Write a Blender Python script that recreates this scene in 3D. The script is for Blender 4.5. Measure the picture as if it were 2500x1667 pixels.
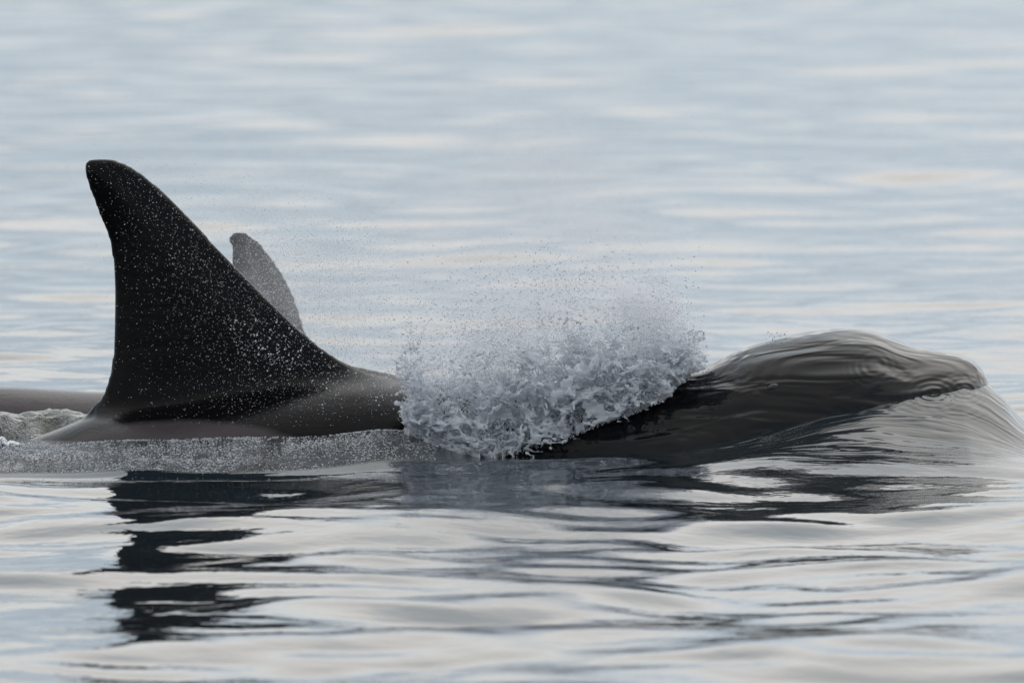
import bpy, math, random
import numpy as np
from mathutils import Vector

rng = np.random.default_rng(10)
random.seed(7)
sc = bpy.context.scene
for o in list(bpy.data.objects):
    bpy.data.objects.remove(o)

# ------------------------------------------------------------------ camera
CAM = np.array([0.0, -45.0, 2.6])
FPX = 730.0 * 45.08                       # focal length in photo pixels (2500 wide)
PITCH = math.atan2(2.6, 45.0) - (1110 - 833.5) / FPX
cam_d = bpy.data.cameras.new('camera')
cam = bpy.data.objects.new('camera', cam_d)
sc.collection.objects.link(cam)
cam.location = CAM
cam.rotation_euler = (math.pi / 2 - PITCH, 0, 0)
cam_d.sensor_width = 36
cam_d.lens = FPX / 2500 * 36
cam_d.clip_start = 0.5
cam_d.clip_end = 20000
cam_d.dof.use_dof = True
cam_d.dof.focus_distance = 44.9
cam_d.dof.aperture_fstop = 6.3
sc.camera = cam

# ------------------------------------------------------------------ sky and sun
SUN_EL, SUN_AZ = math.radians(50), math.radians(28)      # behind the whales, to the right
world = bpy.data.worlds.new('World')
sc.world = world
world.use_nodes = True
wt = world.node_tree
wt.nodes.clear()


def N(t, kind, **kw):
    n = t.nodes.new(kind)
    for k, v in kw.items():
        setattr(n, k, v)
    return n


def L(t, a, b):
    t.links.new(a, b)


def mathn(t, op, a, b=None, clamp=False):
    n = N(t, 'ShaderNodeMath', operation=op, use_clamp=clamp)
    for i, v in enumerate((a, b)):
        if v is None:
            continue
        if isinstance(v, (int, float)):
            n.inputs[i].default_value = v
        else:
            L(t, v, n.inputs[i])
    return n.outputs[0]


def vmath(t, op, a, b=None):
    n = N(t, 'ShaderNodeVectorMath', operation=op)
    for i, v in enumerate((a, b)):
        if v is None:
            continue
        if isinstance(v, (tuple, list)):
            n.inputs[i].default_value = v
        else:
            L(t, v, n.inputs[i])
    return n.outputs['Value'] if op in ('LENGTH', 'DOT_PRODUCT', 'DISTANCE') else n.outputs[0]


def noise(t, vec, scale, detail=2.0, rough=0.5, dist=0.0):
    n = N(t, 'ShaderNodeTexNoise')
    n.inputs['Scale'].default_value = scale
    n.inputs['Detail'].default_value = detail
    n.inputs['Roughness'].default_value = rough
    n.inputs['Distortion'].default_value = dist
    L(t, vec, n.inputs['Vector'])
    return n.outputs['Fac']


def ramp(t, fac, stops):
    n = N(t, 'ShaderNodeValToRGB')
    cr = n.color_ramp
    while len(cr.elements) < len(stops):
        cr.elements.new(0.5)
    for e, (p, c) in zip(cr.elements, stops):
        e.position = p
        e.color = (c, c, c, 1) if isinstance(c, (int, float)) else (*c, 1)
    L(t, fac, n.inputs[0])
    return n.outputs[0]


def mixc(t, fac, a, b):
    n = N(t, 'ShaderNodeMix', data_type='RGBA')
    for sock, v in ((n.inputs[0], fac), (n.inputs[6], a), (n.inputs[7], b)):
        if isinstance(v, (int, float)):
            sock.default_value = v
        elif isinstance(v, (tuple, list)):
            sock.default_value = (*v, 1)
        else:
            L(t, v, sock)
    return n.outputs[2]


sky = N(wt, 'ShaderNodeTexSky', sky_type='NISHITA')
sky.sun_disc = False
sky.sun_elevation = SUN_EL
sky.sun_rotation = SUN_AZ
sky.air_density = 1.0
sky.dust_density = 0.6
tc = N(wt, 'ShaderNodeTexCoord')
sep = N(wt, 'ShaderNodeSeparateXYZ')
L(wt, tc.outputs['Generated'], sep.inputs[0])
den = mathn(wt, 'ADD', mathn(wt, 'MAXIMUM', sep.outputs[2], 0.0), 0.20)
cmb = N(wt, 'ShaderNodeCombineXYZ')
L(wt, mathn(wt, 'DIVIDE', sep.outputs[0], den), cmb.inputs[0])
L(wt, mathn(wt, 'DIVIDE', sep.outputs[1], den), cmb.inputs[1])
cl = noise(wt, cmb.outputs[0], 0.85, 5.0, 0.55, 0.3)
cmask = ramp(wt, cl, [(0.32, 0.6), (0.52, 1.0)])
shade = noise(wt, vmath(wt, 'ADD', cmb.outputs[0], (20.0, 0.4, 0.0)), 0.6, 3.0, 0.5)
ccol = mixc(wt, ramp(wt, shade, [(0.44, 0.0), (0.60, 1.0)]), (5.2, 6.0, 6.75), (8.7, 8.5, 8.15))     # lit cloud, before the 0.1 strength
skyc = mixc(wt, cmask, sky.outputs[0], ccol)
# soft brightening of the cloud where the veiled sun stands
sdir = (math.sin(SUN_AZ) * math.cos(SUN_EL), math.cos(SUN_AZ) * math.cos(SUN_EL), math.sin(SUN_EL))
cosa = mathn(wt, 'MAXIMUM', vmath(wt, 'DOT_PRODUCT', tc.outputs['Generated'], sdir), 0.0)
glow = mathn(wt, 'ADD', mathn(wt, 'MULTIPLY', mathn(wt, 'POWER', cosa, 12.0), 1.5), 1.0)
gv = N(wt, 'ShaderNodeVectorMath', operation='SCALE')
L(wt, skyc, gv.inputs[0])
L(wt, glow, gv.inputs['Scale'])
skyc = gv.outputs[0]
bg = N(wt, 'ShaderNodeBackground')
bg.inputs['Strength'].default_value = 0.1
L(wt, skyc, bg.inputs[0])
wo = N(wt, 'ShaderNodeOutputWorld')
L(wt, bg.outputs[0], wo.inputs[0])

sun_d = bpy.data.lights.new('sun', 'SUN')
sun_d.energy = 0.5
sun_d.angle = math.radians(100)     # veiled by cloud: almost no edge to its light
sun_d.color = (1.0, 0.96, 0.9)
sun = bpy.data.objects.new('sun', sun_d)
sc.collection.objects.link(sun)
# the veiled sun stands behind the whales (+Y), to the right (+X)
sd = Vector((math.sin(SUN_AZ) * math.cos(SUN_EL), math.cos(SUN_AZ) * math.cos(SUN_EL), math.sin(SUN_EL)))
sun.rotation_euler = sd.to_track_quat('Z', 'Y').to_euler()
sun.location = sd * 50

sc.view_settings.view_transform = 'Standard'
sc.view_settings.look = 'None'
sc.view_settings.exposure = 0.25
sc.view_settings.gamma = 1.0
sc.cycles.max_bounces = 14
sc.cycles.transmission_bounces = 10
sc.cycles.glossy_bounces = 5
sc.cycles.diffuse_bounces = 6
sc.cycles.volume_bounces = 3
sc.cycles.volume_step_rate = 1.0
sc.cycles.use_denoising = True
sc.cycles.caustics_reflective = False
sc.cycles.caustics_refractive = False


# ------------------------------------------------------------------ helpers
def P(px, py, Y):
    """photo pixel -> world point (X, Z) on the upright plane at depth Y"""
    u = (np.asarray(px, float) - 1250) / FPX
    v = (833.5 - np.asarray(py, float)) / FPX
    cp, sp = math.cos(PITCH), math.sin(PITCH)
    dy = cp + v * sp
    dz = -sp + v * cp
    s = (np.asarray(Y, float) - CAM[1]) / dy
    return CAM[0] + u * s, CAM[2] + dz * s


def to_px(X, Y, Z):
    cp, sp = math.cos(PITCH), math.sin(PITCH)
    dx, dy, dz = X - CAM[0], Y - CAM[1], Z - CAM[2]
    dep = dy * cp - dz * sp
    up = dy * sp + dz * cp
    return 1250 + FPX * dx / dep, 833.5 - FPX * up / dep


def interp_matrix(coords, scale, seed_n):
    """rows of cubic (smoothstep) interpolation weights from a lattice of given spacing"""
    t = (coords - coords[0]) / scale
    i = np.floor(t).astype(int)
    f = t - i
    f = f * f * f * (f * (f * 6 - 15) + 10)
    n = int(i.max()) + 2
    M = np.zeros((len(coords), n), np.float32)
    r = np.arange(len(coords))
    M[r, i] = 1 - f
    M[r, i + 1] = f
    return M


def vnoise2(xs, ys, sx, sy):
    A, B = interp_matrix(xs, sx, 0), interp_matrix(ys, sy, 0)
    g = rng.random((B.shape[1], A.shape[1])).astype(np.float32)
    return B @ g @ A.T


def vnoise3(xs, ys, zs, s):
    A, B, C = (interp_matrix(c, k, 0) for c, k in zip((xs, ys, zs), s))
    g = rng.random((A.shape[1], B.shape[1], C.shape[1])).astype(np.float32)
    g = np.tensordot(A, g, (1, 0))
    g = np.tensordot(B, g, (1, 1)).transpose(1, 0, 2)
    return np.tensordot(g, C, (2, 1))


def surface_nets(f, org, h):
    """zero level of f (negative inside) -> verts, quads"""
    ins = f < 0
    nx, ny, nz = f.shape
    cnt = np.zeros((nx - 1, ny - 1, nz - 1), np.int8)
    for a in (0, 1):
        for b in (0, 1):
            for c in (0, 1):
                cnt += ins[a:nx - 1 + a, b:ny - 1 + b, c:nz - 1 + c]
    act = (cnt > 0) & (cnt < 8)
    ci = np.argwhere(act)
    idx = np.full(act.shape, -1, np.int64)
    idx[act] = np.arange(len(ci))
    acc = np.zeros((len(ci), 3))
    num = np.zeros(len(ci))
    i, j, k = ci.T
    corners = [(a, b, c) for a in (0, 1) for b in (0, 1) for c in (0, 1)]
    for p in corners:
        for ax in range(3):
            if p[ax]:
                continue
            q = list(p)
            q[ax] = 1
            v0 = f[i + p[0], j + p[1], k + p[2]].astype(float)
            v1 = f[i + q[0], j + q[1], k + q[2]].astype(float)
            m = (v0 < 0) != (v1 < 0)
            t = np.where(m, v0 / np.where(v0 == v1, 1, v0 - v1), 0)
            pos = np.array(p, float)[None].repeat(len(ci), 0)
            pos[:, ax] += t
            acc += pos * m[:, None]
            num += m
    verts = (ci + acc / num[:, None]) * h + np.array(org)
    quads = []
    for ax in range(3):
        b, c = (ax + 1) % 3, (ax + 2) % 3
        sl0 = [slice(None)] * 3
        sl1 = [slice(None)] * 3
        sl0[ax], sl1[ax] = slice(0, -1), slice(1, None)
        chg = ins[tuple(sl0)] != ins[tuple(sl1)]
        e = np.argwhere(chg)
        ok = (e[:, b] > 0) & (e[:, c] > 0) & (e[:, b] < f.shape[b] - 1) & (e[:, c] < f.shape[c] - 1)
        e = e[ok]
        inside0 = ins[tuple(e.T)]

        def cell(db, dc):
            q = e.copy()
            q[:, b] += db
            q[:, c] += dc
            return idx[tuple(q.T)]
        Q = np.stack([cell(-1, -1), cell(0, -1), cell(0, 0), cell(-1, 0)], 1)
        Q[~inside0] = Q[~inside0][:, ::-1]
        quads.append(Q)
    return verts, np.concatenate(quads)


def mesh_from(name, verts, faces, mat, smooth=True):
    """numpy verts (n,3), faces (m,k)"""
    me = bpy.data.meshes.new(name)
    n, (m, k) = len(verts), faces.shape
    me.vertices.add(n)
    me.vertices.foreach_set('co', np.ascontiguousarray(verts, np.float32).ravel())
    me.loops.add(m * k)
    me.loops.foreach_set('vertex_index', np.ascontiguousarray(faces, np.int32).ravel())
    me.polygons.add(m)
    me.polygons.foreach_set('loop_start', np.arange(m, dtype=np.int32) * k)
    me.update(calc_edges=True)
    if smooth:
        me.polygons.foreach_set('use_smooth', np.ones(m, bool))
    me.materials.append(mat)
    me.validate()
    return me


def obj(name, me, parent=None):
    o = bpy.data.objects.new(name, me)
    sc.collection.objects.link(o)
    if parent:
        o.parent = parent
    return o


def material(name):
    m = bpy.data.materials.new(name)
    m.use_nodes = True
    t = m.node_tree
    return m, t, t.nodes['Principled BSDF']


def smoothstep(a, b, x):
    t = np.clip((x - a) / (b - a), 0, 1)
    return t * t * (3 - 2 * t)


def rings(t, pos, centres):
    """capillary rings: summed sin waves round fixed points of the surface (x, z of the side view)"""
    tot = None
    for (cx, cy, cz, sx, sz, rad, freq) in centres:
        d = vmath(t, 'SUBTRACT', pos, (cx, cy, cz))
        d = vmath(t, 'MULTIPLY', d, (sx, 0.25, sz))
        r = vmath(t, 'LENGTH', d)
        s = mathn(t, 'SINE', mathn(t, 'MULTIPLY', r, freq))
        q = mathn(t, 'DIVIDE', r, rad)
        fall = mathn(t, 'POWER', 2.718, mathn(t, 'MULTIPLY', mathn(t, 'MULTIPLY', q, q), -1.0))
        v = mathn(t, 'MULTIPLY', s, fall)
        tot = v if tot is None else mathn(t, 'ADD', tot, v)
    return tot


def ring_at(px, py, Y, wide, rad_px, wl_px):
    X, Z = P(px, py, Y)
    return (float(X), Y, float(Z), 1.0 / wide, 1.0, rad_px / 730, 2 * math.pi * 730 / wl_px)


RINGS = [ring_at(2130, 895, -0.25, 1.15, 42, 13), ring_at(2350, 955, -0.22, 1.4, 32, 10),
         ring_at(2330, 998, -0.35, 2.4, 26, 10), ring_at(2275, 960, -0.3, 1.8, 40, 11)]

# ------------------------------------------------------------------ whale bodies (implicit surfaces)


def station_table(st, lo, hi, sm=0.025):
    """st rows: X, crest z, half width, half height -> smooth tables over X"""
    st = np.array(st)
    a0 = st[0] - np.array([0.012, 0, 0, 0])
    a0[2:] = 0.003
    st = np.vstack([a0, st])
    if st[-1][2] > 0.01:
        a1 = st[-1] + np.array([0.012, 0, 0, 0])
        a1[2:] = 0.003
        st = np.vstack([st, a1])
    xs = np.arange(lo - 0.5, hi + 0.5, 0.01)
    out = []
    k = np.exp(-0.5 * (np.arange(-30, 31) * 0.01 / sm) ** 2)
    k /= k.sum()
    for c in (1, 2, 3):
        v = np.interp(xs, st[:, 0], st[:, c])
        out.append(np.convolve(np.pad(v, 30, mode='edge'), k, 'valid'))
    return xs, out


def poly_dist(xs, zs, poly):
    """signed distance (positive inside) to a closed polygon on a grid"""
    X, Z = np.meshgrid(xs, zs, indexing='ij')
    d = np.full(X.shape, 1e9)
    inside = np.zeros(X.shape, bool)
    n = len(poly)
    for a in range(n):
        x0, z0 = poly[a]
        x1, z1 = poly[(a + 1) % n]
        ex, ez = x1 - x0, z1 - z0
        t = np.clip(((X - x0) * ex + (Z - z0) * ez) / (ex * ex + ez * ez + 1e-12), 0, 1)
        d = np.minimum(d, np.hypot(X - x0 - t * ex, Z - z0 - t * ez))
        if z0 != z1:
            c = ((z0 > Z) != (z1 > Z)) & (X < ex * (Z - z0) / ez + x0)
            inside ^= c
    return np.where(inside, d, -d)


def spline(pts, n=8):
    """Catmull-Rom through open points"""
    p = np.array(pts, float)
    p = np.vstack([2 * p[0] - p[1], p, 2 * p[-1] - p[-2]])
    out = []
    for i in range(1, len(p) - 2):
        for t in np.arange(n) / n:
            a, b, c, d = p[i - 1:i + 3]
            out.append(0.5 * (2 * b + (c - a) * t + (2 * a - 5 * b + 4 * c - d) * t * t + (3 * b - a - 3 * c + d) * t ** 3))
    out.append(p[-2])
    return np.array(out)


def whale_field(xs, ys, zs, table, fin_poly, fin_T, Y0, blend):
    tx, (zt, w, hh) = table
    ZT, W, HH = (np.interp(xs, tx, a)[:, None, None] for a in (zt, w, hh))
    y = (ys - Y0)[None, :, None]
    z = zs[None, None, :]
    q = np.sqrt((y / W) ** 2 + ((z - (ZT - HH)) / HH) ** 2)
    body = ((q - 1) * np.minimum(W, HH)).astype(np.float32)
    d = poly_dist(xs, zs, fin_poly)[:, None, :]
    T = fin_T * np.sqrt(np.clip(1 - (1 - np.clip(d / 0.16, 0, 1)) ** 2, 0, 1))
    lat = np.abs(y) - T
    fin = np.where(d > 0, np.maximum(lat * 0.7, -d), np.sqrt(d * d + y * y)).astype(np.float32)
    xa, xb = tx[np.argmax(w > 0.01)], tx[len(w) - 1 - np.argmax(w[::-1] > 0.01)]
    body = np.maximum(body, np.maximum(xs - xb, xa - xs)[:, None, None]).astype(np.float32)
    k = blend
    h = np.clip(0.5 + 0.5 * (body - fin) / k, 0, 1)
    f = body * (1 - h) + fin * h - k * h * (1 - h)
    return f


def fair(v, q, n):
    """Taubin smoothing of a quad mesh"""
    a = np.concatenate([q[:, i] for i in range(4)])
    b = np.concatenate([q[:, (i + 1) % 4] for i in range(4)])
    cnt = np.bincount(a, minlength=len(v)).astype(float)[:, None]
    for it in range(2 * n):
        s = np.stack([np.bincount(a, weights=v[b, c], minlength=len(v)) for c in range(3)], 1)
        v = v + (0.5 if it % 2 == 0 else -0.52) * (s / cnt - v)
    return v


def build_whale(name, lo, hi, zlo, zhi, half, h, Y0, st, fin_px, fin_T, mat, blend=0.06, extra=None):
    xs = np.arange(lo, hi, h)
    ys = np.arange(Y0 - half, Y0 + half, h)
    zs = np.arange(zlo, zhi, h)
    fx, fz = P(fin_px[:, 0], fin_px[:, 1], Y0)
    f = whale_field(xs, ys, zs, station_table(st, lo, hi), np.stack([fx, fz], 1), fin_T, Y0, blend)
    if extra is not None:
        f = extra(f, xs, ys, zs)
    v, q = surface_nets(f, (lo, ys[0], zlo), h)
    v = fair(v, q, 6)
    me = mesh_from(name, v, q, mat)
    return me, (f, xs, ys, zs)


def Zat(px, py, Y=0.0):
    return float(P(px, py, Y)[1])


def Xat(px, Y=0.0):
    return float(P(px, 1000, Y)[0])


# --- wet black skin with the grey saddle patch
def skin_material(name, saddle_centre, saddle_r, saddle_col, film):
    m, t, b = material(name)
    geo = N(t, 'ShaderNodeNewGeometry')
    pos = geo.outputs['Position']
    d = vmath(t, 'MULTIPLY', vmath(t, 'SUBTRACT', pos, saddle_centre), tuple(1 / r for r in saddle_r))
    nz = noise(t, pos, 5.0, 3.0)
    r = mathn(t, 'ADD', vmath(t, 'LENGTH', d), mathn(t, 'MULTIPLY', mathn(t, 'SUBTRACT', nz, 0.5), 0.25))
    mask = ramp(t, r, [(0.86, 1.0), (1.0, 0.0)])
    mott = noise(t, pos, 14.0, 5.0, 0.65)
    sc_col = mixc(t, mott, tuple(c * 0.75 for c in saddle_col), tuple(c * 1.2 for c in saddle_col))
    base = mixc(t, mott, (0.0015, 0.0015, 0.0022), (0.005, 0.0047, 0.0052))
    L(t, mixc(t, mask, base, sc_col), b.inputs['Base Color'])
    b.inputs['IOR'].default_value = 1.33
    sepx = N(t, 'ShaderNodeSeparateXYZ')
    L(t, pos, sepx.inputs[0])
    fx = ramp(t, mathn(t, 'ADD', mathn(t, 'MULTIPLY', sepx.outputs[0], 0.5), 0.5), [(0.55, 0.0), (0.68, 1.0)]) if film else None
    # fine skin relief, and a flowing film of water over the head
    st = vmath(t, 'MULTIPLY', pos, (2.5, 6.0, 10.0))
    flow = noise(t, st, 1.0, 2.2, 0.45, 0.9)
    fine = noise(t, pos, 60.0, 4.0, 0.6)
    hgt = mathn(t, 'ADD', mathn(t, 'MULTIPLY', fine, 0.0015), mathn(t, 'MULTIPLY', flow, 0.003))
    b.inputs['Specular IOR Level'].default_value = 0.22
    if film:
        L(t, mathn(t, 'ADD', mathn(t, 'MULTIPLY', fx, 0.24), 0.20), b.inputs['Specular IOR Level'])
        rg = rings(t, pos, RINGS)
        hgt2 = mathn(t, 'ADD', mathn(t, 'MULTIPLY', flow, 0.032), mathn(t, 'MULTIPLY', rg, 0.0007))
        n = N(t, 'ShaderNodeMix', data_type='FLOAT')
        L(t, fx, n.inputs[0])
        L(t, hgt, n.inputs[2])
        L(t, hgt2, n.inputs[3])
        hgt = n.outputs[0]
        L(t, mathn(t, 'SUBTRACT', 0.16, mathn(t, 'MULTIPLY', fx, 0.13)), b.inputs['Roughness'])
    else:
        b.inputs['Roughness'].default_value = 0.2
    bp = N(t, 'ShaderNodeBump')
    bp.inputs['Strength'].default_value = 1.0
    bp.inputs['Distance'].default_value = 1.0
    L(t, hgt, bp.inputs['Height'])
    L(t, bp.outputs[0], b.inputs['Normal'])
    return m


# the whale in front: back, fin and the head breaking the surface
HEAD = [(1560, 918), (1640, 908), (1719, 899), (1772, 869), (1830, 844), (1887, 828), (1944, 815), (2002, 805), (2059, 802),
        (2117, 804), (2147, 811), (2193, 830), (2251, 850), (2308, 859), (2354, 867), (2396, 886), (2412, 906), (2422, 945),
        (2426, 1010)]
HW = np.interp([p[0] for p in HEAD], [1560, 1750, 2000, 2150, 2300, 2400, 2430, 2452], [0.44, 0.43, 0.48, 0.47, 0.38, 0.24, 0.16, 0.05])
HH = np.interp([p[0] for p in HEAD], [1560, 1750, 2000, 2150, 2300, 2400, 2430, 2452], [0.48, 0.45, 0.40, 0.34, 0.27, 0.2, 0.15, 0.06])
ST1 = [(-3.6, -0.75, 0.08, 0.10), (-3.0, -0.45, 0.12, 0.16), (-2.4, -0.16, 0.19, 0.25), (Xat(-60), -0.02, 0.28, 0.34),
       (Xat(40), Zat(40, 1084), 0.36, 0.40), (Xat(130), Zat(130, 1052), 0.39, 0.43), (Xat(235), Zat(235, 1010), 0.42, 0.46), (Xat(450), Zat(450, 985), 0.46, 0.5),
       (Xat(700), Zat(700, 940), 0.48, 0.52), (Xat(880), Zat(880, 921), 0.48, 0.52), (Xat(1000), Zat(1000, 929), 0.48, 0.52),
       (Xat(1150), Zat(1150, 938), 0.47, 0.52), (Xat(1350), Zat(1350, 935), 0.46, 0.5)]
ST1 += [(Xat(p[0]), Zat(*p), w, h) for p, w, h in zip(HEAD, HW, HH)]

trail = [(270, 1060), (232, 1005), (252, 965), (268, 915), (277, 850), (281, 720), (276, 640), (266, 582), (240, 515), (216, 450), (206, 412),
         (207, 399), (220, 390), (245, 386), (270, 388), (300, 398), (345, 424), (400, 470), (460, 530), (530, 604), (600, 678), (680, 757),
         (740, 812), (800, 860), (860, 895), (920, 915), (960, 940), (960, 1060)]
FIN1 = spline(trail, 6)
xs_s = Xat(430)
skin1 = skin_material('wet_black_skin', (xs_s, -0.46, Zat(430, 1095, -0.3)), (0.46, 0.5, 0.118), (0.055, 0.047, 0.05), True)

me1, F1 = build_whale('body', -3.75, 1.85, -0.95, 1.08, 0.56, 0.0105, 0.0, ST1, FIN1, 0.055, skin1, 0.07)
orca = bpy.data.objects.new('orca', None)
sc.collection.objects.link(orca)
orca['label'] = 'black orca with tall dorsal fin, its wet head raised ahead of the splash'
orca['category'] = 'orca'
obj('body', me1, orca)


def near_surface(F, X, Z):
    f, xs, ys, zs = F
    i, k = int((X - xs[0]) / (xs[1] - xs[0])), int((Z - zs[0]) / (zs[1] - zs[0]))
    col = f[i, :, k]
    j = int(np.argmax(col < 0))
    return float(ys[j])


def ellipsoid(c, r, nu=20, nv=12, rot=0.0):
    u = np.linspace(0, 2 * np.pi, nu, endpoint=False)
    v = np.linspace(0, np.pi, nv)
    V, U = np.meshgrid(v, u, indexing='ij')
    x, y, z = r[0] * np.sin(V) * np.cos(U), r[1] * np.sin(V) * np.sin(U), r[2] * np.cos(V)
    cr, sr = math.cos(rot), math.sin(rot)
    pts = np.stack([x * cr - z * sr + c[0], y + c[1], x * sr + z * cr + c[2]], -1).reshape(-1, 3)
    f = []
    for a in range(nv - 1):
        for b2 in range(nu):
            f.append((a * nu + b2, (a + 1) * nu + b2, (a + 1) * nu + (b2 + 1) % nu, a * nu + (b2 + 1) % nu))
    return pts, np.array(f)


eye_m, et, eb = material('dark_eye')
eb.inputs['Base Color'].default_value = (0.012, 0.010, 0.010, 1)
eb.inputs['Roughness'].default_value = 0.3
ex, ez = (float(v) for v in P(1888, 946, -0.3))
ey = near_surface(F1, ex, ez)
ex, ez = (float(v) for v in P(1888, 946, ey))
ev, ef = ellipsoid((ex, ey + 0.006, ez), (0.021, 0.012, 0.012), rot=0.25)
obj('eye', mesh_from('eye', ev, ef, eye_m), orca)

# the whale behind: lower back and a smaller notched fin
Y2 = 2.4
skin2 = skin_material('wet_black_skin_far', (Xat(60, Y2), Y2 - 0.2, Zat(60, 1010, Y2)), (0.7, 0.5, 0.14), (0.06, 0.052, 0.055), False)


def s2(px, py, w, h):
    return (Xat(px, Y2), Zat(px, py, Y2), w, h)


ST2 = [s2(-1300, 1350, 0.07, 0.09), s2(-800, 1130, 0.14, 0.18), s2(-350, 985, 0.26, 0.3), s2(-100, 948, 0.33, 0.36), s2(20, 944, 0.35, 0.38),
       s2(235, 957, 0.38, 0.4), s2(500, 955, 0.4, 0.42), s2(750, 965, 0.4, 0.42), s2(1000, 1000, 0.38, 0.4), s2(1400, 1060, 0.35, 0.38),
       s2(1900, 1120, 0.27, 0.3), s2(2150, 1200, 0.12, 0.16)]
FIN2 = spline([(520, 1010), (540, 900), (560, 760), (566, 680), (564, 620), (567, 606), (561, 596), (559, 582), (566, 570), (582, 565), (605, 571),
               (631, 591), (658, 622), (685, 660), (708, 702), (727, 748), (746, 812), (775, 880), (830, 945), (840, 1010)], 6)
me2, F2 = build_whale('body', Xat(-1350, Y2), Xat(2200, Y2), -0.9, 0.72, 0.46, 0.014, Y2, ST2, FIN2, 0.04, skin2, 0.06)
orca2 = bpy.data.objects.new('orca', None)
sc.collection.objects.link(orca2)
orca2['label'] = 'smaller orca half hidden behind, with a low rounded dorsal fin and flat grey back'
orca2['category'] = 'orca'
obj('body', me2, orca2)
for o in (orca, orca2):
    o['group'] = 'orcas swimming side by side'

# ------------------------------------------------------------------ water
gx = [0.0]
while gx[-1] < 6000:
    x = gx[-1]
    gx.append(x + (0.021 if x < 2.2 else (x - 2.2) * 0.085 + 0.021))
gx = np.array(gx)
gr = np.concatenate([gx[gx < 0.6], np.arange(0.605, 1.75, 0.014), gx[gx > 1.76]])     # finer where the skirt meets the head
gx = np.concatenate([-gx[:0:-1], gr])
yl = [-3.2]
while yl[-1] < 9000:
    y = yl[-1]
    yl.append(y + (0.020 if y < 3.4 else 0.020 + min((y - 3.4) * 0.0085, 0.2) if y < 75 else (y - 75) * 0.12 + 0.18))
yd = [-3.2]
while yd[-1] > -6000:
    y = yd[-1]
    yd.append(y - (0.020 + (-3.2 - y) * 0.008 if y > -13 else 0.08 + (-13 - y) * 0.12))
gy = np.array(yd[:0:-1] + yl)
dx = np.gradient(gx)[None, :]
dy = np.gradient(gy)[:, None]
cell = np.maximum(dx, dy)
XX, YY = np.meshgrid(gx, gy)
H = np.zeros(XX.shape, np.float32)
nw = 90
for i in range(nw):
    lam = 0.28 * (2.6 / 0.28) ** rng.random()
    th = rng.normal(math.pi / 2, 0.9)
    sl = 0.0085 * (lam / 1.0) ** 0.15
    amp = sl * lam / (2 * math.pi) * 0.95
    fade = np.clip(2.2 - cell / lam * 6, 0, 1)
    H += (amp * np.sin((XX * math.cos(th) + YY * math.sin(th)) * 2 * math.pi / lam + rng.random() * 6.28) * fade).astype(np.float32)

H *= (1 + 0.25 * smoothstep(-0.6, -1.6, YY)).astype(np.float32)
# back of the low swell that the whales ride on
H += (-0.06 * smoothstep(-1.2, -6.2, YY) * (1 - smoothstep(-9, -25, YY))).astype(np.float32)
# wake beside the near whale: water running off the back, ending in a smooth front edge
lx = XX
edge = -1.02 + 0.30 * smoothstep(-0.9, 0.0, XX) + 0.03 * np.sin(XX * 3.1)
wake_x = smoothstep(-0.05, -0.45, XX) * smoothstep(-3.4, -2.3, XX)
wake = wake_x * smoothstep(edge - 0.03, edge + 0.06, YY) * smoothstep(0.5, 0.2, YY)
H += (wake_x * np.interp(XX, [-1.75, -1.2, -0.8, -0.35], [0.045, 0.058, 0.075, 0.105]) * np.clip((YY - edge + 0.02) / (-0.40 - edge), 0, 1) ** 0.9 * smoothstep(0.9, 0.2, YY)).astype(np.float32)
# small lip along the wake's front edge
lip = np.exp(-((YY - edge + 0.02) / 0.05) ** 2) * smoothstep(-0.1, -0.5, XX) * smoothstep(-2.2, -1.3, XX)
H += (0.012 * lip).astype(np.float32)

# swell that the head pushes up: a skirt of water climbing along the head to the snout
def skirt(X, Y):
    A = np.interp(X, [0.3, 0.5, 0.75, 0.9, 1.05, 1.2, 1.35, 1.5, 1.58, 1.644, 1.68, 1.712, 1.78, 1.9, 2.05, 2.3],
                  [0.0, 0.02, 0.095, 0.165, 0.235, 0.28, 0.305, 0.30, 0.27, 0.215, 0.168, 0.134, 0.085, 0.04, 0.012, 0.0])
    w = np.interp(X, [0.3, 0.8, 1.2, 1.5, 1.75, 2.1], [0.55, 0.62, 0.64, 0.56, 0.42, 0.35])
    return A * np.exp(-(np.abs(Y) / w) ** 2.1)


H += skirt(XX, YY).astype(np.float32)
# bow waves: a few curved crests running back from the snout on the near side
for k, (off, amp, wl) in enumerate([(0.55, 0.010, 0.10), (0.85, 0.012, 0.13), (1.25, 0.009, 0.15), (1.6, 0.006, 0.18)]):
    line = -(0.15 + off * (1.15 - 0.42 * (XX - 0.2)) * 0.75)
    H += (amp * np.exp(-((YY - line) / wl) ** 2) * smoothstep(-0.2, 0.5, XX) * smoothstep(2.6, 1.5, XX)
          * (0.6 + 0.4 * np.sin(XX * 5 + k * 2))).astype(np.float32)
# smooth low wave in front of the splash
H += (0.016 * np.exp(-((YY + 0.86 - 0.05 * XX) / 0.12) ** 2) * smoothstep(-0.9, -0.1, XX) * smoothstep(1.2, 0.3, XX)).astype(np.float32)

# churned water between the two whales on the left
churn = smoothstep(-1.15, -1.45, XX) * smoothstep(-4.0, -3.0, XX) * smoothstep(0.15, 0.4, YY) * smoothstep(1.9, 1.3, YY)
tn = np.zeros_like(H)
for s, a in ((0.22, 0.5), (0.11, 0.3), (0.055, 0.2)):
    n1 = vnoise2(gx[np.abs(gx) < 5], gy[(gy > -1) & (gy < 4)], s, s)
    sub = np.ix_((gy > -1) & (gy < 4), np.abs(gx) < 5)
    tn[sub] += a * (1 - np.abs(2 * n1 - 1))
H += (churn * (0.095 * tn + 0.0)).astype(np.float32)

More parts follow.
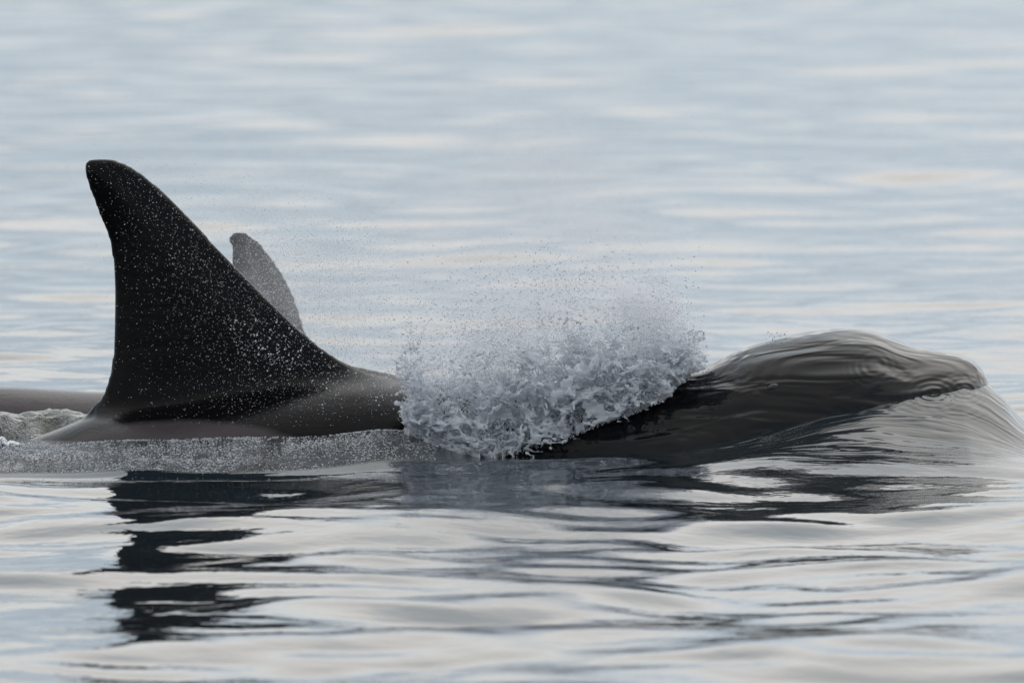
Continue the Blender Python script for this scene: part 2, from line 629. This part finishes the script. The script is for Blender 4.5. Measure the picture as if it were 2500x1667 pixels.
gm, gt, gb = material('sea_water')
geo = N(gt, 'ShaderNodeNewGeometry')
pos = geo.outputs['Position']
ar = N(gt, 'ShaderNodeAttribute', attribute_name='rough')
ag = N(gt, 'ShaderNodeAttribute', attribute_name='churn')
as_ = N(gt, 'ShaderNodeAttribute', attribute_name='skirt')
L(gt, mixc(gt, ag.outputs['Fac'], (0.010, 0.016, 0.021), (0.035, 0.045, 0.035)), gb.inputs['Base Color'])
gb.inputs['IOR'].default_value = 1.333
gb.inputs['Roughness'].default_value = 0.02
p2 = vmath(gt, 'MULTIPLY', pos, (1.0, 1.0, 0.0))
r1 = noise(gt, p2, 5.5, 3.0, 0.5)
r2 = noise(gt, vmath(gt, 'MULTIPLY', p2, (1.0, 0.5, 1.0)), 100.0, 2.5, 0.6)
r3 = noise(gt, p2, 30.0, 4.0, 0.65)
hg = mathn(gt, 'MULTIPLY', r1, 0.004)
hg = mathn(gt, 'ADD', hg, mathn(gt, 'MULTIPLY', ar.outputs['Fac'], mathn(gt, 'ADD', mathn(gt, 'MULTIPLY', r2, 0.026), mathn(gt, 'MULTIPLY', r3, 0.010))))
hg = mathn(gt, 'ADD', hg, mathn(gt, 'MULTIPLY', ag.outputs['Fac'], mathn(gt, 'MULTIPLY', r3, 0.02)))
stw = vmath(gt, 'MULTIPLY', pos, (1.6, 7.0, 3.0))
r4 = noise(gt, stw, 1.6, 2.0, 0.5, 0.8)
hg = mathn(gt, 'ADD', hg, mathn(gt, 'MULTIPLY', as_.outputs['Fac'], mathn(gt, 'ADD', mathn(gt, 'MULTIPLY', r4, 0.012), mathn(gt, 'MULTIPLY', rings(gt, pos, RINGS), 0.0009))))
bp = N(gt, 'ShaderNodeBump')
bp.inputs['Strength'].default_value = 1.0
bp.inputs['Distance'].default_value = 1.0
L(gt, hg, bp.inputs['Height'])
L(gt, bp.outputs[0], gb.inputs['Normal'])

nyy, nxx = XX.shape
ids = np.arange(nyy * nxx).reshape(nyy, nxx)
wf = np.stack([ids[:-1, :-1], ids[:-1, 1:], ids[1:, 1:], ids[1:, :-1]], -1).reshape(-1, 4)
wme = mesh_from('water', np.stack([XX, YY, H], -1).reshape(-1, 3), wf, gm)
for nm, arr in (('rough', wake), ('churn', churn), ('skirt', np.clip(skirt(XX, YY) / 0.03, 0, 1) * smoothstep(0.3, 0.8, XX))):
    a = wme.attributes.new(nm, 'FLOAT', 'POINT')
    a.data.foreach_set('value', np.ascontiguousarray(arr, np.float32).ravel())
water = obj('water', wme)
water['kind'] = 'structure'
print('water quads', len(wf), 'whales', len(me1.polygons), len(me2.polygons))

# ------------------------------------------------------------------ the splash
sm_, stt, sb = material('splash_water')


def aerated(t, b, glass):
    # torn, bubbly water: part clear, part white and letting light through
    b.inputs['Base Color'].default_value = (0.95, 0.96, 0.97, 1)
    b.inputs['Roughness'].default_value = 0.1
    b.inputs['IOR'].default_value = 1.33
    b.inputs['Transmission Weight'].default_value = glass
    tr = N(t, 'ShaderNodeBsdfTranslucent')
    tr.inputs[0].default_value = (0.90, 0.92, 0.96, 1)
    mx = N(t, 'ShaderNodeMixShader')
    mx.inputs[0].default_value = 0.6
    L(t, b.outputs[0], mx.inputs[1])
    L(t, tr.outputs[0], mx.inputs[2])
    L(t, mx.outputs[0], t.nodes['Material Output'].inputs['Surface'])


aerated(stt, sb, 0.0)

RIM_X = [915, 985, 1010, 1200, 1300, 1400, 1480, 1560, 1640, 1690, 1735]
RIM_Y = [1136, 1136, 1138, 1132, 1105, 1065, 1030, 1003, 955, 905, 890]
h = 0.0045
xs = np.arange(Xat(915), Xat(1735), h)
ys = np.arange(-0.60, 0.16, h)
zs = np.arange(-0.04, Zat(1400, 720), h)
X3, Y3, Z3 = np.meshgrid(xs, ys, zs, indexing='ij')
PX, PY = to_px(X3, Y3, Z3)
# lower rim of the spray where it lies on the whale, upper fade and the upright left front
low = np.interp(PX, RIM_X, RIM_Y)
left = np.interp(PY, [600, 850, 900, 1000, 1090, 1110, 1135], [1000, 990, 988, 997, 1006, 975, 935])
e_low = np.clip((low - PY + 4) / 26, -3, 1)
e_top = np.clip(1 - (low - PY) / np.interp(PX, [915, 1000, 1040, 1250, 1500, 1735], [50, 260, 190, 230, 190, 60]), -3, 1)
e_left = np.clip((PX - left + 12) / 36, -3, 1)
e_right = np.clip((np.interp(PY, [700, 800, 880, 920], [1600, 1680, 1712, 1725]) - PX) / 70, -3, 1)
yc = np.interp(PX, [915, 1050, 1300, 1600, 1735], [-0.42, -0.41, -0.33, -0.25, -0.14])
e_y = 1 - (np.abs(Y3 - yc) / 0.08) ** 2 * 0.8
env = np.minimum.reduce([e_low, e_top, e_left, e_right, e_y]).astype(np.float32)
del PX, low, left, e_low, e_left, e_right, yc, e_y
I, J, K = np.meshgrid(*(np.arange(k) for k in env.shape), indexing='ij', sparse=True)
warp = [((vnoise3(xs, ys, zs, (0.09, 0.07, 0.07)) - 0.5) * 0.075 / h).astype(np.int32) for _ in range(3)]
nz = np.zeros(env.shape, np.float32)
for s_, a_ in (((0.075, 0.06, 0.05), 0.30), ((0.036, 0.03, 0.022), 0.36), ((0.016, 0.014, 0.011), 0.34)):
    n1 = vnoise3(xs, ys, zs, s_).astype(np.float32)
    n1 = 1 - np.abs(2 * n1 - 1)
    nz += a_ * n1[np.clip(I + warp[0], 0, len(xs) - 1), np.clip(J + warp[1], 0, len(ys) - 1), np.clip(K + warp[2], 0, len(zs) - 1)]
del warp, n1
f = -(env * 0.17 + (nz - 0.86) * 1.0)
f = np.where(env < -0.6, 1.0, f).astype(np.float32)
f[0], f[-1], f[:, 0], f[:, -1], f[:, :, 0], f[:, :, -1] = 1, 1, 1, 1, 1, 1


def capsule(p0, p1, r0, r1):
    a, b2 = np.array(p0), np.array(p1)
    d = b2 - a
    t = np.clip(((X3 - a[0]) * d[0] + (Y3 - a[1]) * d[1] + (Z3 - a[2]) * d[2]) / (d @ d), 0, 1)
    return np.sqrt((X3 - a[0] - t * d[0]) ** 2 + (Y3 - a[1] - t * d[1]) ** 2 + (Z3 - a[2] - t * d[2]) ** 2) - (r0 + (r1 - r0) * t)


def at(px, py, Y):
    x, z = P(px, py, Y)
    return (float(x), Y, float(z))


for a, b2, r0, r1 in ((at(1022, 1004, -.38), at(985, 988, -.39), .009, .005), (at(985, 988, -.39), at(968, 984, -.40), .005, .009),
                      (at(1024, 1014, -.38), at(994, 1014, -.39), .008, .005), (at(996, 1015, -.39), at(992, 1016, -.39), .008, .008),
                      (at(1020, 940, -.36), at(985, 893, -.36), .010, .004), (at(985, 893, -.36), at(958, 878, -.36), .004, .003),
                      (at(1016, 1030, -.36), at(1018, 1090, -.37), .012, .01)):
    f = np.minimum(f, (capsule(a, b2, r0, r1) * 8).astype(np.float32))
sv, sq = surface_nets(f, (xs[0], ys[0], zs[0]), h)
print('splash quads', len(sq))
sme = mesh_from('splash', sv, sq, sm_)
splash = obj('splash', sme)
splash['kind'] = 'stuff'
splash['label'] = 'torn sheet of white splashing water thrown up between dorsal fin and head'
splash['category'] = 'splash'
del f, nz, env, X3, Y3, Z3, PY, e_top

# ------------------------------------------------------------------ droplets
OV = np.array([(1, 0, 0), (-1, 0, 0), (0, 1, 0), (0, -1, 0), (0, 0, 1), (0, 0, -1)], float)
OF = np.array([(0, 2, 4), (2, 1, 4), (1, 3, 4), (3, 0, 4), (2, 0, 5), (1, 2, 5), (3, 1, 5), (0, 3, 5)])


def droplets(pts, rad, stretch=1.6, tilt=0.0, spread=0.35):
    n = len(pts)
    el = 1 + (stretch - 1) * rng.random(n) ** 1.5
    v = OV[None] * rad[:, None, None] * np.stack([el, np.ones(n), np.ones(n)], 1)[:, None, :]
    a = rng.normal(tilt, spread, n)
    c, s = np.cos(a)[:, None], np.sin(a)[:, None]
    x = v[..., 0] * c - v[..., 2] * s
    z = v[..., 0] * s + v[..., 2] * c
    v = np.stack([x, v[..., 1], z], -1) + pts[:, None, :]
    fc = OF[None] + (np.arange(n) * 6)[:, None, None]
    return v.reshape(-1, 3), fc.reshape(-1, 3)


def scatter(n, x0, x1, y0, y1, Y0, Y1, dens):
    px, py = rng.uniform(x0, x1, n), rng.uniform(y0, y1, n)
    keep = rng.random(n) < dens(px, py)
    px, py = px[keep], py[keep]
    Y = rng.uniform(Y0, Y1, len(px))
    X, Z = P(px, py, Y)
    return np.stack([X, Y, Z], 1), px, py


def rsize(n, lo, hi, p=3.0):
    return lo + (hi - lo) * rng.random(n) ** p


sets = []
# drifting in front of the tall fin
p, a, b2 = scatter(19000, 215, 1010, 385, 1040, -0.34, -0.12,
                   lambda x, y: 0.04 + 0.96 * smoothstep(-150, 330, (x - 230) - 0.15 * (y - 400)) * (0.35 + 0.65 * np.exp(-((x - 330 - 0.75 * (y - 420)) / 170) ** 2)) * smoothstep(1010, 900, x) * smoothstep(330, 520, y + 0.25 * (600 - x)))
sets.append((p, rsize(len(p), .0004, .0013, 3.0), 3.0))
p, a, b2 = scatter(700, 560, 1020, 780, 1010, -0.4, -0.3, lambda x, y: np.exp(-((y - 830 - 0.35 * (x - 640)) / 60) ** 2))
sets.append((p, rsize(len(p), .0014, .0036), 1.4))
# between the two fins
p, a, b2 = scatter(22000, 520, 1040, 500, 920, 0.4, 1.9, lambda x, y: (0.25 + 0.75 * smoothstep(520, 700, x)) * smoothstep(1040, 780, x) * smoothstep(500, 640, y))
sets.append((p, rsize(len(p), .0006, .0018), 2.2))
# round and above the splash
p, a, b2 = scatter(52000, 900, 1720, 420, 1010, -0.4, 0.15,
                   lambda x, y: np.clip(smoothstep(500, 960, y) ** 1.6, 0, 1) * (0.15 + 0.85 * smoothstep(900, 1200, x)) * (1 - smoothstep(1600, 1720, x - 0.15 * (900 - y)))
                   * (y < np.interp(x, [900, 1200, 1400, 1560, 1640, 1720], [1010, 1010, 1040, 1000, 950, 890])))
sets.append((p, rsize(len(p), .0007, .0032, 3.5), 1.9))
# torn shreds and filaments that make up the body of the splash
def lattice2(px, py, s):
    g = lat_rng.random((90, 90))
    u, v = px / s % 88, py / s % 88
    i, j = u.astype(int), v.astype(int)
    fu, fv = u - i, v - j
    fu, fv = fu * fu * (3 - 2 * fu), fv * fv * (3 - 2 * fv)
    return (g[i, j] * (1 - fu) + g[i + 1, j] * fu) * (1 - fv) + (g[i, j + 1] * (1 - fu) + g[i + 1, j + 1] * fu) * fv


lat_rng = np.random.default_rng(3)


def shred_density(x, y):
    rim = np.interp(x, RIM_X, RIM_Y)
    hg = rim - y
    hs = np.interp(x, [930, 985, 1020, 1060, 1200, 1350, 1500, 1650, 1700], [30, 150, 130, 110, 150, 175, 150, 110, 60])
    d = np.exp(-(np.maximum(hg, 0) / hs) ** 1.35) * (hg > -3)
    d = d * smoothstep(-4, 10, x - np.interp(y, [600, 850, 900, 1000, 1090, 1110, 1135], [1010, 985, 985, 995, 1004, 965, 930]))
    d = d * smoothstep(0, -70, x - np.interp(y, [600, 700, 800, 900], [1640, 1690, 1715, 1725])) * smoothstep(540, 720, y)
    c = 0.5 * lattice2(x + 0.4 * y, y, 70) + 0.3 * lattice2(x, y, 31) + 0.2 * lattice2(x, y, 13)
    return d * smoothstep(0.22, 0.6, c + 0.3 * np.exp(-(hg / 90) ** 2))


p, a, b2 = scatter(370000, 920, 1725, 560, 1140, -0.06, 0.06, shred_density)
dY = np.interp(a, [915, 1050, 1300, 1600, 1735], [-0.42, -0.40, -0.31, -0.23, -0.12])
Yn = dY + p[:, 1] * (1 + 0.8 * smoothstep(950, 700, b2))
Xn, Zn = P(a, b2, Yn)
print('shreds', len(Xn))
shreds = (np.stack([Xn, Yn, Zn], 1), rsize(len(Xn), .0009, .0026, 2.0) * (1 + 0.35 * smoothstep(150, 20, np.interp(a, RIM_X, RIM_Y) - b2)), 3.2, 2.6, 1.2)
# stray drops high up
p, a, b2 = scatter(900, 800, 1780, 180, 700, -0.4, 0.3, lambda x, y: 0.25 + 0.75 * np.exp(-((x - 1250 - 0.75 * (y - 300)) / 120) ** 2))
sets.append((p, rsize(len(p), .0008, .002), 1.4))
# the crest on the head
p, a, b2 = scatter(26, 1870, 1925, 808, 830, -0.1, 0.05, lambda x, y: 1.0 + 0 * x)
sets.append((p, rsize(len(p), .0015, .004), 1.6))
vs, fs, off = [], [], 0
for p, r, st in sets:
    v, q = droplets(p, r, st)
    vs.append(v)
    fs.append(q + off)
    off += len(v)
dv, df = np.concatenate(vs), np.concatenate(fs)
print('droplet tris', len(df))
dm, dt, db = material('droplet_water')
aerated(dt, db, 0.25)
shv, shq = droplets(*shreds)
shred = obj('splash_shreds', mesh_from('splash_shreds', shv, shq, sm_))
shred['kind'] = 'stuff'
shred['label'] = 'fine torn shreds of water filling the splash beside the head'
shred['category'] = 'splash'
drops = obj('spray_droplets', mesh_from('spray_droplets', dv, df, dm))
drops['kind'] = 'stuff'
drops['label'] = 'fine spray of drifting water droplets around the fins and splash'
drops['category'] = 'spray'

# ------------------------------------------------------------------ foam at the left edge
fx = 44 - 110 * rng.random(2600) ** 1.4
lump = 0.55 + 0.45 * np.sin(fx * 0.21 + 1.0) * np.sin(fx * 0.083)
fy = 1088 - (6 + 22 * smoothstep(44, 5, fx)) * lump * rng.random(2600)
fY = rng.uniform(-0.44, -0.30, 2600)
Xf, Zf = P(fx, fy, fY)
v, q = droplets(np.stack([Xf, fY, Zf], 1), rsize(2600, .0015, .008, 2.5), 1.8)
fm, ft, fb = material('foam')
fb.inputs['Base Color'].default_value = (0.82, 0.84, 0.86, 1)
fb.inputs['Roughness'].default_value = 0.5
foam = obj('foam', mesh_from('foam', v, q, fm))
foam['kind'] = 'stuff'
foam['label'] = 'patch of white foam beside the tail end of the tall finned orca'
foam['category'] = 'foam'

# ------------------------------------------------------------------ froth on the wake beside the back
wx = rng.uniform(-2.0, -0.25, 16000)
wy = rng.uniform(-1.08, -0.30, 16000)
ix = np.clip(np.searchsorted(gx, wx), 1, len(gx) - 1)
iy = np.clip(np.searchsorted(gy, wy), 1, len(gy) - 1)
pat = lattice2(wx * 730 + 3000, wy * 420 + 3000, 55) * 0.6 + lattice2(wx * 730 + 3000, wy * 420 + 3000, 17) * 0.4
keep = (rng.random(16000) < wake[iy, ix] * (0.15 + 0.85 * smoothstep(0.3, 0.65, pat)))
wx, wy, ix, iy = wx[keep], wy[keep], ix[keep], iy[keep]
wr = rsize(len(wx), .0008, .0022, 2.0)
wz = np.maximum.reduce([H[iy, ix], H[iy - 1, ix], H[iy, ix - 1], H[iy - 1, ix - 1]])
v, q = droplets(np.stack([wx, wy, wz + wr * 0.3], 1), wr, 2.5, 0.0, 0.2)
froth = obj('wake_froth', mesh_from('wake_froth', v, q, dm))
froth['kind'] = 'stuff'
froth['label'] = 'fine froth speckling the wake along the back of the tall finned orca'
froth['category'] = 'froth'

# ------------------------------------------------------------------ blow: fine mist in the air
def mist_cloud(name, label, blobs, x0, x1, y0, y1, z1):
    vm = bpy.data.materials.new(name)
    vm.use_nodes = True
    vt = vm.node_tree
    vt.nodes.clear()
    pos = N(vt, 'ShaderNodeNewGeometry').outputs['Position']
    tot = None
    for (bx, by, bY, rx, rz, ry, dn) in blobs:
        d = vmath(vt, 'MULTIPLY', vmath(vt, 'SUBTRACT', pos, at(bx, by, bY)), (730 / rx, 1 / ry, 730 / rz))
        q2 = vmath(vt, 'DOT_PRODUCT', d, d)
        e = mathn(vt, 'MULTIPLY', mathn(vt, 'POWER', 2.718, mathn(vt, 'MULTIPLY', q2, -1.0)), dn)
        tot = e if tot is None else mathn(vt, 'ADD', tot, e)
    nn = noise(vt, vmath(vt, 'MULTIPLY', pos, (1, 0.6, 1)), 11.0, 3.0, 0.6)
    tot = mathn(vt, 'MULTIPLY', tot, ramp(vt, nn, [(0.33, 0.15), (0.66, 1.9)]))
    pv = N(vt, 'ShaderNodeVolumePrincipled')
    pv.inputs['Color'].default_value = (0.93, 0.935, 0.965, 1)
    pv.inputs['Anisotropy'].default_value = 0.3
    L(vt, tot, pv.inputs['Density'])
    mo = N(vt, 'ShaderNodeOutputMaterial')
    L(vt, pv.outputs[0], mo.inputs['Volume'])
    bv, bf = ellipsoid((0, 0, 0), (1, 1, 1), 24, 14)
    bx = np.sign(bv) * np.abs(bv) ** 0.4          # rounded box
    bx = bx * np.array([(x1 - x0) / 2, (y1 - y0) / 2, (z1 + 0.03) / 2]) + np.array([(x0 + x1) / 2, (y0 + y1) / 2, (z1 - 0.03) / 2])
    o = obj(name, mesh_from(name, bx, bf, vm))
    o['kind'] = 'stuff'
    o['label'] = label
    o['category'] = 'mist'
    return o


# px, py, depth, radius px across, radius px up, radius m deep, density per metre
mist_cloud('blow_mist', 'thin grey cloud of breath mist hanging over the splash', [
    (1545, 725, -0.02, 62, 50, 0.10, 7.0), (1600, 785, -0.02, 62, 60, 0.10, 9.0), (1640, 850, -0.04, 52, 62, 0.10, 11.0),
    (1500, 600, 0.0, 90, 110, 0.16, 1.3), (1400, 480, 0.0, 110, 120, 0.18, 1.0), (1270, 370, 0.0, 170, 140, 0.18, 0.8),
    (1350, 800, -0.05, 230, 150, 0.14, 3.2), (1100, 930, -0.1, 150, 130, 0.14, 3.0), (1150, 650, 0.0, 260, 200, 0.18, 0.7)],
    Xat(840), Xat(1800), -0.36, 0.36, 1.25)
mist_cloud('drifting_mist', 'faint mist drifting between the tall fin and the smaller fin', [
    (640, 720, 1.0, 130, 190, 0.3, 0.5), (820, 760, 0.9, 150, 170, 0.3, 0.4)], Xat(400, 1), Xat(1080, 1), 0.35, 1.65, 0.85)
